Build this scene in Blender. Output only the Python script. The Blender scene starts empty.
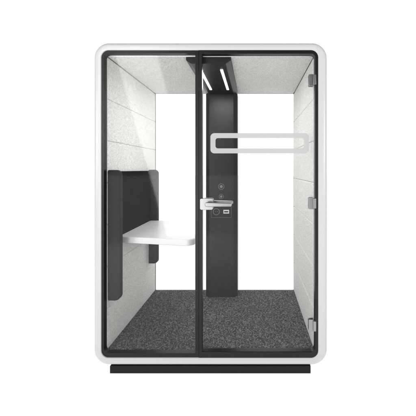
import bpy, bmesh, math
from mathutils import Vector, Matrix
S=1/150.0
D=2.04
VX,VY=253.0,169.0
def X(p): return (p-210)*S
def Z(p): return (374-p)*S
def Yr(r): return D/r-D
CX=X(VX); CZ=Z(VY)
sc=bpy.context.scene
sc.view_settings.view_transform='Standard'; sc.view_settings.look='None'; sc.view_settings.exposure=0
# ---------- materials
def newmat(n):
    m=bpy.data.materials.new(n); m.use_nodes=True
    return m,m.node_tree.nodes,m.node_tree.links,m.node_tree.nodes['Principled BSDF']
def plain(n,c,rough=.5,metal=0,var=.06,scale=30,bump=0,bscale=300,spec=.5):
    m,N,L,b=newmat(n)
    if isinstance(c,(int,float)): c=(c,c,c)
    tc=N.new('ShaderNodeTexCoord'); no=N.new('ShaderNodeTexNoise'); no.inputs['Scale'].default_value=scale; no.inputs['Detail'].default_value=5
    L.new(tc.outputs['Object'],no.inputs['Vector'])
    mr=N.new('ShaderNodeMix'); mr.data_type='RGBA'
    mr.inputs[6].default_value=(*[v*(1-var) for v in c],1); mr.inputs[7].default_value=(*[min(1,v*(1+var)) for v in c],1)
    L.new(no.outputs['Fac'],mr.inputs[0]); L.new(mr.outputs[2],b.inputs['Base Color'])
    b.inputs['Roughness'].default_value=rough; b.inputs['Metallic'].default_value=metal
    b.inputs['Specular IOR Level'].default_value=spec
    if bump:
        n2=N.new('ShaderNodeTexNoise'); n2.inputs['Scale'].default_value=bscale; n2.inputs['Detail'].default_value=3
        L.new(tc.outputs['Object'],n2.inputs['Vector'])
        bp=N.new('ShaderNodeBump'); bp.inputs['Strength'].default_value=bump; bp.inputs['Distance'].default_value=.002
        L.new(n2.outputs['Fac'],bp.inputs['Height']); L.new(bp.outputs['Normal'],b.inputs['Normal'])
    return m
M_shell=plain('white_lacquer',(.50,.50,.502),.3,var=.01,scale=3,spec=.5)
M_frame=plain('black_powder_coat',.005,.36,var=.15,scale=60,spec=.3)
M_plinth=plain('dark_plinth',.008,.6,scale=40,spec=.2)
M_col=plain('anthracite_panel',.009,.42,var=.10,scale=25,spec=.3)
M_desk=plain('white_laminate',.76,.35,var=.01,scale=6)
M_felt=plain('black_felt',.022,.8,var=.3,scale=160,bump=.2,bscale=400,spec=.2)
M_felt2=plain('black_felt_dark',.006,.95,var=.4,scale=160,spec=.1)
M_steel=plain('brushed_steel',(.30,.30,.305),.3,metal=.9,var=.06,scale=80)
M_grey=plain('grey_plastic',.12,.4)
M_lightgrey=plain('light_grey_plastic',.6,.4)
def fabric():
    m,N,L,b=newmat('light_wool_fabric')
    tc=N.new('ShaderNodeTexCoord')
    n1=N.new('ShaderNodeTexNoise'); n1.inputs['Scale'].default_value=135; n1.inputs['Detail'].default_value=4; n1.inputs['Roughness'].default_value=.7
    n2=N.new('ShaderNodeTexNoise'); n2.inputs['Scale'].default_value=5; n2.inputs['Detail'].default_value=2
    mp=N.new('ShaderNodeMapping'); mp.inputs['Scale'].default_value=(1,.45,1.2)
    L.new(tc.outputs['Object'],mp.inputs['Vector']); L.new(mp.outputs[0],n1.inputs['Vector']); L.new(tc.outputs['Object'],n2.inputs['Vector'])
    ad=N.new('ShaderNodeMath'); ad.operation='MULTIPLY_ADD'; ad.inputs[1].default_value=.05
    L.new(n2.outputs['Fac'],ad.inputs[0]); L.new(n1.outputs['Fac'],ad.inputs[2])
    cr=N.new('ShaderNodeValToRGB'); cr.color_ramp.elements[0].position=.36; cr.color_ramp.elements[0].color=(.64,.632,.615,1)
    cr.color_ramp.elements[1].position=.68; cr.color_ramp.elements[1].color=(.96,.95,.93,1)
    L.new(ad.outputs[0],cr.inputs[0]); L.new(cr.outputs[0],b.inputs['Base Color'])
    b.inputs['Roughness'].default_value=.95; b.inputs['Specular IOR Level'].default_value=.12
    bp=N.new('ShaderNodeBump'); bp.inputs['Strength'].default_value=.35; bp.inputs['Distance'].default_value=.0015
    L.new(n1.outputs['Fac'],bp.inputs['Height']); L.new(bp.outputs[0],b.inputs['Normal'])
    return m
M_fab=fabric()
def carpet():
    m,N,L,b=newmat('charcoal_carpet')
    tc=N.new('ShaderNodeTexCoord')
    mp=N.new('ShaderNodeMapping'); mp.inputs['Scale'].default_value=(1,.55,1)
    L.new(tc.outputs['Object'],mp.inputs['Vector'])
    n1=N.new('ShaderNodeTexVoronoi'); n1.inputs['Scale'].default_value=215
    L.new(mp.outputs[0],n1.inputs['Vector'])
    sp=N.new('ShaderNodeSeparateColor'); L.new(n1.outputs['Color'],sp.inputs[0])
    cr=N.new('ShaderNodeValToRGB'); cr.color_ramp.elements[0].position=.1; cr.color_ramp.elements[0].color=(.024,.024,.024,1)
    cr.color_ramp.elements[1].position=1; cr.color_ramp.elements[1].color=(.25,.25,.25,1)
    e=cr.color_ramp.elements.new(.6); e.color=(.075,.075,.075,1)
    L.new(sp.outputs[0],cr.inputs[0]); L.new(cr.outputs[0],b.inputs['Base Color'])
    b.inputs['Roughness'].default_value=1; b.inputs['Specular IOR Level'].default_value=.08
    bp=N.new('ShaderNodeBump'); bp.inputs['Strength'].default_value=.25; bp.inputs['Distance'].default_value=.002
    L.new(sp.outputs[1],bp.inputs['Height']); L.new(bp.outputs[0],b.inputs['Normal'])
    return m
M_carpet=carpet()
def glass(n,tint,ior,rough):
    m=bpy.data.materials.new(n); m.use_nodes=True; N=m.node_tree.nodes; L=m.node_tree.links; N.clear()
    o=N.new('ShaderNodeOutputMaterial'); t=N.new('ShaderNodeBsdfTransparent'); t.inputs[0].default_value=(tint,tint*1.001,tint,1)
    g=N.new('ShaderNodeBsdfGlossy'); g.inputs['Roughness'].default_value=rough
    f=N.new('ShaderNodeFresnel'); f.inputs[0].default_value=ior
    mx=N.new('ShaderNodeMixShader'); L.new(f.outputs[0],mx.inputs[0]); L.new(t.outputs[0],mx.inputs[1]); L.new(g.outputs[0],mx.inputs[2]); L.new(mx.outputs[0],o.inputs[0])
    return m
M_glass=glass('clear_glass',.985,1.27,.05); M_glassr=glass('rear_glass',.99,1.15,.02)
def frosted():
    m=bpy.data.materials.new('frosted_film'); m.use_nodes=True; N=m.node_tree.nodes; L=m.node_tree.links; N.clear()
    o=N.new('ShaderNodeOutputMaterial'); t=N.new('ShaderNodeBsdfTransparent'); t.inputs[0].default_value=(.64,.64,.64,1)
    g=N.new('ShaderNodeBsdfDiffuse'); g.inputs[0].default_value=(.56,.56,.56,1)
    mx=N.new('ShaderNodeMixShader'); mx.inputs[0].default_value=.70; L.new(t.outputs[0],mx.inputs[1]); L.new(g.outputs[0],mx.inputs[2]); L.new(mx.outputs[0],o.inputs[0])
    return m
M_film=frosted()
def emit(n,s):
    m,N,L,b=newmat(n); b.inputs['Emission Color'].default_value=(1,1,1,1); b.inputs['Emission Strength'].default_value=s; return m
M_led=emit('led_diffuser',10)
# ---------- mesh helpers
booth=bpy.data.objects.new('office_booth',None); sc.collection.objects.link(booth); booth.location=(0,.55,0); booth.empty_display_size=.3
PINV=Matrix.Translation((0,-.55,0))
def finish(name,bm,mat,parent,bevel=0,seg=3,smooth=True):
    bmesh.ops.recalc_face_normals(bm,faces=bm.faces[:])
    me=bpy.data.meshes.new(name); bm.to_mesh(me); bm.free()
    me.materials.append(mat)
    o=bpy.data.objects.new(name,me); sc.collection.objects.link(o)
    if parent is not None:
        o.parent=parent
        if parent is booth: o.matrix_parent_inverse=PINV
    if bevel:
        b=o.modifiers.new('bevel','BEVEL'); b.width=bevel; b.segments=seg; b.limit_method='ANGLE'; b.angle_limit=math.radians(40); b.harden_normals=False
    if smooth:
        for p in me.polygons: p.use_smooth=True
        try: me.set_sharp_from_angle(angle=math.radians(35))
        except Exception: pass
    return o
def addbox(bm,x0,x1,y0,y1,z0,z1):
    v=[bm.verts.new((x,y,z)) for x in (x0,x1) for y in (y0,y1) for z in (z0,z1)]
    for f in ((0,1,3,2),(4,6,7,5),(0,4,5,1),(2,3,7,6),(0,2,6,4),(1,5,7,3)): bm.faces.new([v[i] for i in f])
def box(name,x0,x1,y0,y1,z0,z1,mat,parent,bevel=.002):
    bm=bmesh.new(); addbox(bm,min(x0,x1),max(x0,x1),y0,y1,min(z0,z1),max(z0,z1)); return finish(name,bm,mat,parent,bevel)
def fillet(pts,rads,n=8):
    out=[]; k=len(pts)
    for i in range(k):
        p=Vector(pts[i]); a=Vector(pts[i-1]); b=Vector(pts[(i+1)%k]); r=rads[i] if isinstance(rads,(list,tuple)) else rads
        if r<=0: out.append(tuple(p)); continue
        u=(a-p).normalized(); w=(b-p).normalized(); ang=u.angle(w); t=r/math.tan(ang/2)
        s=p+u*t; e=p+w*t; c=p+(u+w).normalized()*(r/math.sin(ang/2))
        a0=math.atan2(s.y-c.y,s.x-c.x); a1=math.atan2(e.y-c.y,e.x-c.x); d=a1-a0
        while d>math.pi: d-=2*math.pi
        while d<-math.pi: d+=2*math.pi
        for j in range(n+1):
            q=a0+d*j/n; out.append((c.x+r*math.cos(q),c.y+r*math.sin(q)))
    return out
def prism(name,pts,a,b,axis,mat,parent,bevel=0,bm=None):
    own=bm is None
    if own: bm=bmesh.new()
    def co(p,t): return {'y':(p[0],t,p[1]),'z':(p[0],p[1],t),'x':(t,p[0],p[1])}[axis]
    A=[bm.verts.new(co(p,a)) for p in pts]; B=[bm.verts.new(co(p,b)) for p in pts]; n=len(pts)
    bm.faces.new(A); bm.faces.new(B[::-1])
    for i in range(n): bm.faces.new((A[i],A[(i+1)%n],B[(i+1)%n],B[i]))
    if own: return finish(name,bm,mat,parent,bevel)
def rr(px0,px1,py0,py1,r,n=10):
    r=[v*S for v in r] if isinstance(r,(list,tuple)) else r*S
    return fillet([(X(px0),Z(py0)),(X(px1),Z(py0)),(X(px1),Z(py1)),(X(px0),Z(py1))],r,n)
def ring(name,o,i,y0,y1,mat,parent,bevel=0,bm=None):
    own=bm is None
    if own: bm=bmesh.new()
    n=len(o)
    R=[[bm.verts.new((p[0],y,p[1])) for p in L] for L,y in ((o,y0),(o,y1),(i,y1),(i,y0))]
    for k in range(4):
        a=R[k]; b=R[(k+1)%4]
        for j in range(n): bm.faces.new((a[j],a[(j+1)%n],b[(j+1)%n],b[j]))
    if own: return finish(name,bm,mat,parent,bevel)
def disc(name,cx,cz,r,y0,y1,mat,parent,bevel=.001,n=32):
    return prism(name,[(cx+r*math.cos(2*math.pi*k/n),cz+r*math.sin(2*math.pi*k/n)) for k in range(n)],y0,y1,'y',mat,parent,bevel)
BACK=1.10; YR=1.074
# ---------- shell (rounded front lip modelled as concentric loops)
bm=bmesh.new()
O=(92.8,327.8,41.8,366.2,15.5); I=(100.9,318.3,49.9,358.1,7.3)
def loopof(t,base):
    a,b,c,d,r=base
    return rr(a+t,b-t,c+t,d-t,max(.6,r-t),12)
R=4.2; loops=[]
K=10
loops.append((loopof(0,O),BACK-R*S))
for k in range(K+1):
    q=math.pi/2*k/K; loops.append((loopof(R*(1-math.cos(q)),O),R*S*(1-math.sin(q))))
r2=.5
for k in range(4):
    q=math.pi/2*k/3; loops.append((loopof(-r2+r2*math.sin(q),I),r2*S*(1-math.cos(q))))
loops.append((loopof(0,I),BACK)); loops.append((loopof(R,O),BACK))
V=[[bm.verts.new((p[0],y,p[1])) for p in L] for L,y in loops]
for a,b in zip(V,V[1:]+V[:1]):
    n=len(a)
    for j in range(n): bm.faces.new((a[j],a[(j+1)%n],b[(j+1)%n],b[j]))
finish('shell',bm,M_shell,booth)
bm=bmesh.new(); addbox(bm,X(109.5),X(310.8),.004,BACK-.03,0,Z(366)-.003); pl=finish('plinth',bm,M_plinth,booth,.003)
# ---------- inner liners
def panelwall(name,x0,x1):
    bm=bmesh.new(); e=[54.2,97,140,183,226,269,312,354]
    for a,b in zip(e[:-1],e[1:]):
        addbox(bm,min(x0,x1),max(x0,x1),.05,YR,Z(b)+.0005,Z(a)-.0005)
    return finish(name,bm,M_fab,booth,.006)
lw=panelwall('side_wall',X(101.2),X(104)); lw['label']='light grey wool wall behind the desk'
rw=panelwall('side_wall',X(318),X(315.2))
bm=bmesh.new()
for a,b in ((.05,.55),(.553,YR)): addbox(bm,X(104.2),X(315),a,b,Z(54),Z(50.4))
finish('ceiling',bm,M_fab,booth,.003)
fl=box('carpet_floor',X(101.5),X(317.8),.05,YR,Z(358),Z(354.2),M_carpet,booth,.002)
# ---------- front fixed window
bm=bmesh.new()
ring(None,rr(101,198.5,50,358,(7,.5,.5,7)),rr(103.3,195.0,52.8,354,(4.5,.3,.3,4.5)),.008,.05,None,None,bm=bm)
w=finish('window',bm,M_frame,booth,.001)
box('glass_pane',X(103.1),X(195.4),.026,.034,Z(354.3),Z(52.4),M_glass,w,0)
# ---------- door
bm=bmesh.new()
ring(None,rr(198.7,318.2,50,358,(.5,7,7,.5)),rr(201.9,315.1,53.6,352,(.3,4,4,.3)),.002,.048,None,None,bm=bm)
door=finish('door',bm,M_frame,booth,.003)
box('glass_pane',X(201.6),X(315.4),.022,.030,Z(352.3),Z(53.2),M_glass,door,0)
ring('frosted_band',rr(210,309.5,132.8,153.2,4),rr(215.1,304.5,137.8,148.2,2.5),.0195,.0205,M_film,door)
for py in (79.5,203.5,326.5):
    bm=bmesh.new()
    prism(None,rr(309,314.2,py-6,py+6,1.2,4),.012,.0185,'y',None,None,bm=bm)
    addbox(bm,X(313.4),X(316.2),-.001,.012,Z(py+5),Z(py-5))
    prism(None,rr(309,314.2,py-6,py+6,1.2,4),.0315,.042,'y',None,None,bm=bm)
    finish('hinge',bm,M_steel,door,.0015)
bm=bmesh.new()
prism(None,rr(200,213,198.4,209.8,1.6,5),-.006,.0195,'y',None,None,bm=bm)
prism(None,rr(202.5,213,198.4,209.8,1.6,5),.0325,.046,'y',None,None,bm=bm)
h=finish('door_handle',bm,M_steel,door,.002)
def lever(ys,ye,l0,l1):
    n=20; bm=bmesh.new()
    prism(None,[(X(208.2)+.012*math.cos(2*math.pi*k/n),Z(203.8)+.012*math.sin(2*math.pi*k/n)) for k in range(n)],ys,ye,'y',None,None,bm=bm)
    prism(None,fillet([(X(205.9),Z(201.6)),(X(232.3),Z(202.2)),(X(232.3),Z(205.8)),(X(205.9),Z(206))],[.013,.010,.010,.013],6),l0,l1,'y',None,None,bm=bm)
    finish('lever',bm,M_steel,h,.004)
lever(-.040,-.005,-.052,-.038); lever(.045,.09,.088,.102)
# ---------- rear window
bm=bmesh.new(); ring(None,rr(101,318.2,50,358,7),rr(103.8,315.4,53.6,354.6,1),YR+.004,BACK-.004,None,None,bm=bm)
rwm=finish('rear_window',bm,M_frame,booth,.001)
box('glass_pane',X(103.5),X(315.7),YR+.009,YR+.017,Z(355),Z(53.2),M_glassr,rwm,0)
# ---------- column
ccx=X(207.3); hw=23*S; yf=Yr(.692); ch=.035
prof=fillet([(ccx-hw,YR-.002),(ccx-hw,yf+.03),(ccx-hw+ch,yf),(ccx+hw-ch,yf),(ccx+hw,yf+.03),(ccx+hw,YR-.002)],[0,.012,.012,.012,.012,0],5)
col=prism('column',prof,Z(354.1),Z(59),'z',M_col,booth,0)
prof=fillet([(ccx-hw,Z(54.1)),(ccx-hw,Z(57.5)),(ccx-hw+ch,Z(61)),(ccx+hw-ch,Z(61)),(ccx+hw,Z(57.5)),(ccx+hw,Z(54.1))],[0,.008,.01,.01,.008,0],4)
beam=prism('ceiling_beam',prof,.052,yf+.035,'y',M_col,booth,0)
for off in (-11.5,11.5):
    box('light_strip',ccx+(off-1.4)*S,ccx+(off+1.4)*S,Yr(.92),Yr(.735),Z(61)-.003,Z(61)+.004,M_led,beam,.001)
# controls on column
def dial(py,r):
    kz=Z(VY+(py-VY)/.692)
    k=disc('dial',ccx,kz,r,yf-.006,yf+.001,M_frame,col,.002)
    ring('bezel',[(ccx+r*.98*math.cos(2*math.pi*j/32),kz+r*.98*math.sin(2*math.pi*j/32)) for j in range(32)],[(ccx+r*.84*math.cos(2*math.pi*j/32),kz+r*.84*math.sin(2*math.pi*j/32)) for j in range(32)],yf-.009,yf-.0055,M_grey,k)
    disc('button',ccx,kz,r*.5,yf-.011,yf-.004,M_grey,k,.002)
dial(186.5,.030); dial(196.5,.024)
sp=box('socket_panel',ccx-15*S,ccx+15*S,yf-.007,yf+.001,Z(VY+49/.692),Z(VY+35.5/.692),M_frame,col,.004)
zc=Z(VY+42.6/.692)
ring('panel_trim',fillet([(ccx-15*S+.002,zc+.058),(ccx+15*S-.002,zc+.058),(ccx+15*S-.002,zc-.058),(ccx-15*S+.002,zc-.058)],.006,4),
     fillet([(ccx-15*S+.005,zc+.055),(ccx+15*S-.005,zc+.055),(ccx+15*S-.005,zc-.055),(ccx-15*S+.005,zc-.055)],.004,4),yf-.0085,yf-.0065,M_grey,sp)
x=ccx-.048; r=.033
ring('power_socket',[(x+r*math.cos(2*math.pi*j/24),zc+r*math.sin(2*math.pi*j/24)) for j in range(24)],[(x+.82*r*math.cos(2*math.pi*j/24),zc+.82*r*math.sin(2*math.pi*j/24)) for j in range(24)],yf-.010,yf-.006,M_grey,sp)
for dx in (-.009,.009): disc('socket_hole',x+dx,zc,.004,yf-.0085,yf-.006,M_grey,sp,0,12)
box('usb_port',ccx+.02,ccx+.075,yf-.009,yf-.006,zc-.018,zc+.018,M_lightgrey,sp,.001)
box('slot',ccx+.028,ccx+.067,yf-.010,yf-.0085,zc-.006,zc+.006,M_frame,sp,.0005)
# ---------- desk and surround
W=X(104)
def wing(name,y0,y1):
    p=fillet([(W+.001,Z(304)),(W+13*S,Z(304)),(W+13*S,Z(170)),(W+.001,Z(170))],[0,.035,.035,0],8)
    return prism(name,p,y0,y1,'y',M_felt,booth,.009)
yw0=Yr(.978); yw1=Yr(.69)
wing('desk_screen',yw0,yw0+.05); wing('desk_screen',yw1-.05,yw1)
box('screen_back',W+.001,W+.02,yw0+.0505,yw1-.0505,Z(252),Z(171.5),M_felt2,booth,.004)
def P(off,r): return (CX+off*S,Yr(r))
dp=fillet([(W+.021,Yr(.705)),P(-87,.705),P(-58,.975),(W+.021,Yr(.925))],[0,.05,.06,.01],10)
zt=Z(VY+73)
prism('desk',dp,zt-.045,zt,'z',M_desk,booth,.006)
# ---------- ground
m,N,L,b=newmat('glowing_white_floor')
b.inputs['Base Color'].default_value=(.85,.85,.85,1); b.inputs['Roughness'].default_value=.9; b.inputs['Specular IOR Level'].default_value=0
b.inputs['Emission Color'].default_value=(1,1,1,1); b.inputs['Emission Strength'].default_value=.6  # floor is no lamp: added glow keeps it white and lifts its shadows
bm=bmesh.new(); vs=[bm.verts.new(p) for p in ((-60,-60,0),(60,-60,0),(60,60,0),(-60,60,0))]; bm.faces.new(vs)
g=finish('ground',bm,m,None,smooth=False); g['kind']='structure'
# ---------- world
wd=bpy.data.worlds.new('World'); sc.world=wd; wd.use_nodes=True; N=wd.node_tree.nodes; L=wd.node_tree.links
bg=N['Background']; tc=N.new('ShaderNodeTexCoord'); sx=N.new('ShaderNodeSeparateXYZ'); mr=N.new('ShaderNodeMapRange')
mr.inputs['From Min'].default_value=.25; mr.inputs['From Max'].default_value=.6; mr.inputs['To Min'].default_value=.22; mr.inputs['To Max'].default_value=1.6
L.new(tc.outputs['Generated'],sx.inputs[0]); L.new(sx.outputs['Y'],mr.inputs['Value']); L.new(mr.outputs[0],bg.inputs['Strength']); bg.inputs['Color'].default_value=(1,1,1,1)
# ---------- added softboxes, out of view; left and right ones brighten the inner walls
def area(n,loc,tgt,size,e,sy=None,roll=0):
    l=bpy.data.lights.new(n,'AREA'); l.energy=e; l.size=size
    if sy: l.shape='RECTANGLE'; l.size_y=sy
    o=bpy.data.objects.new(n,l); sc.collection.objects.link(o); o.location=loc
    q=(Vector(tgt)-Vector(loc)).to_track_quat('-Z','Y').to_matrix()@Matrix.Rotation(roll,3,'Z')
    o.rotation_euler=q.to_euler()
area('fill_softbox_right',(3.0,-2.9,1.9),(-.7,.6,1.1),1.2,66)
area('fill_softbox_left',(-3.0,-2.9,1.9),(.7,.6,1.1),1.2,56)
area('sheen_softbox',(-1.55,-4.0,1.9),(-.2,.5,1.7),.75,78,4.3,math.radians(15))  # added behind the camera to lay a diagonal sheen on the left pane
l=bpy.data.lights.new('ceiling_lamp','AREA'); l.shape='RECTANGLE'; l.size=.28; l.size_y=.5; l.energy=6
o=bpy.data.objects.new('ceiling_lamp',l); sc.collection.objects.link(o); o.location=(ccx,.42,Z(61)-.012)
booth['label']='white office phone booth with black-framed glass door and desk inside'; booth['category']='office booth'
# ---------- camera
cd=bpy.data.cameras.new('camera'); cam=bpy.data.objects.new('camera',cd); sc.collection.objects.link(cam); sc.camera=cam
cam.location=(CX,-D,CZ); cam.rotation_euler=(math.radians(90),0,0)
cd.sensor_width=36; cd.lens=36*D/(416*S); cd.clip_end=500; cd.clip_start=.05
cd.shift_x=(208-VX)/416; cd.shift_y=-(208-VY)/416
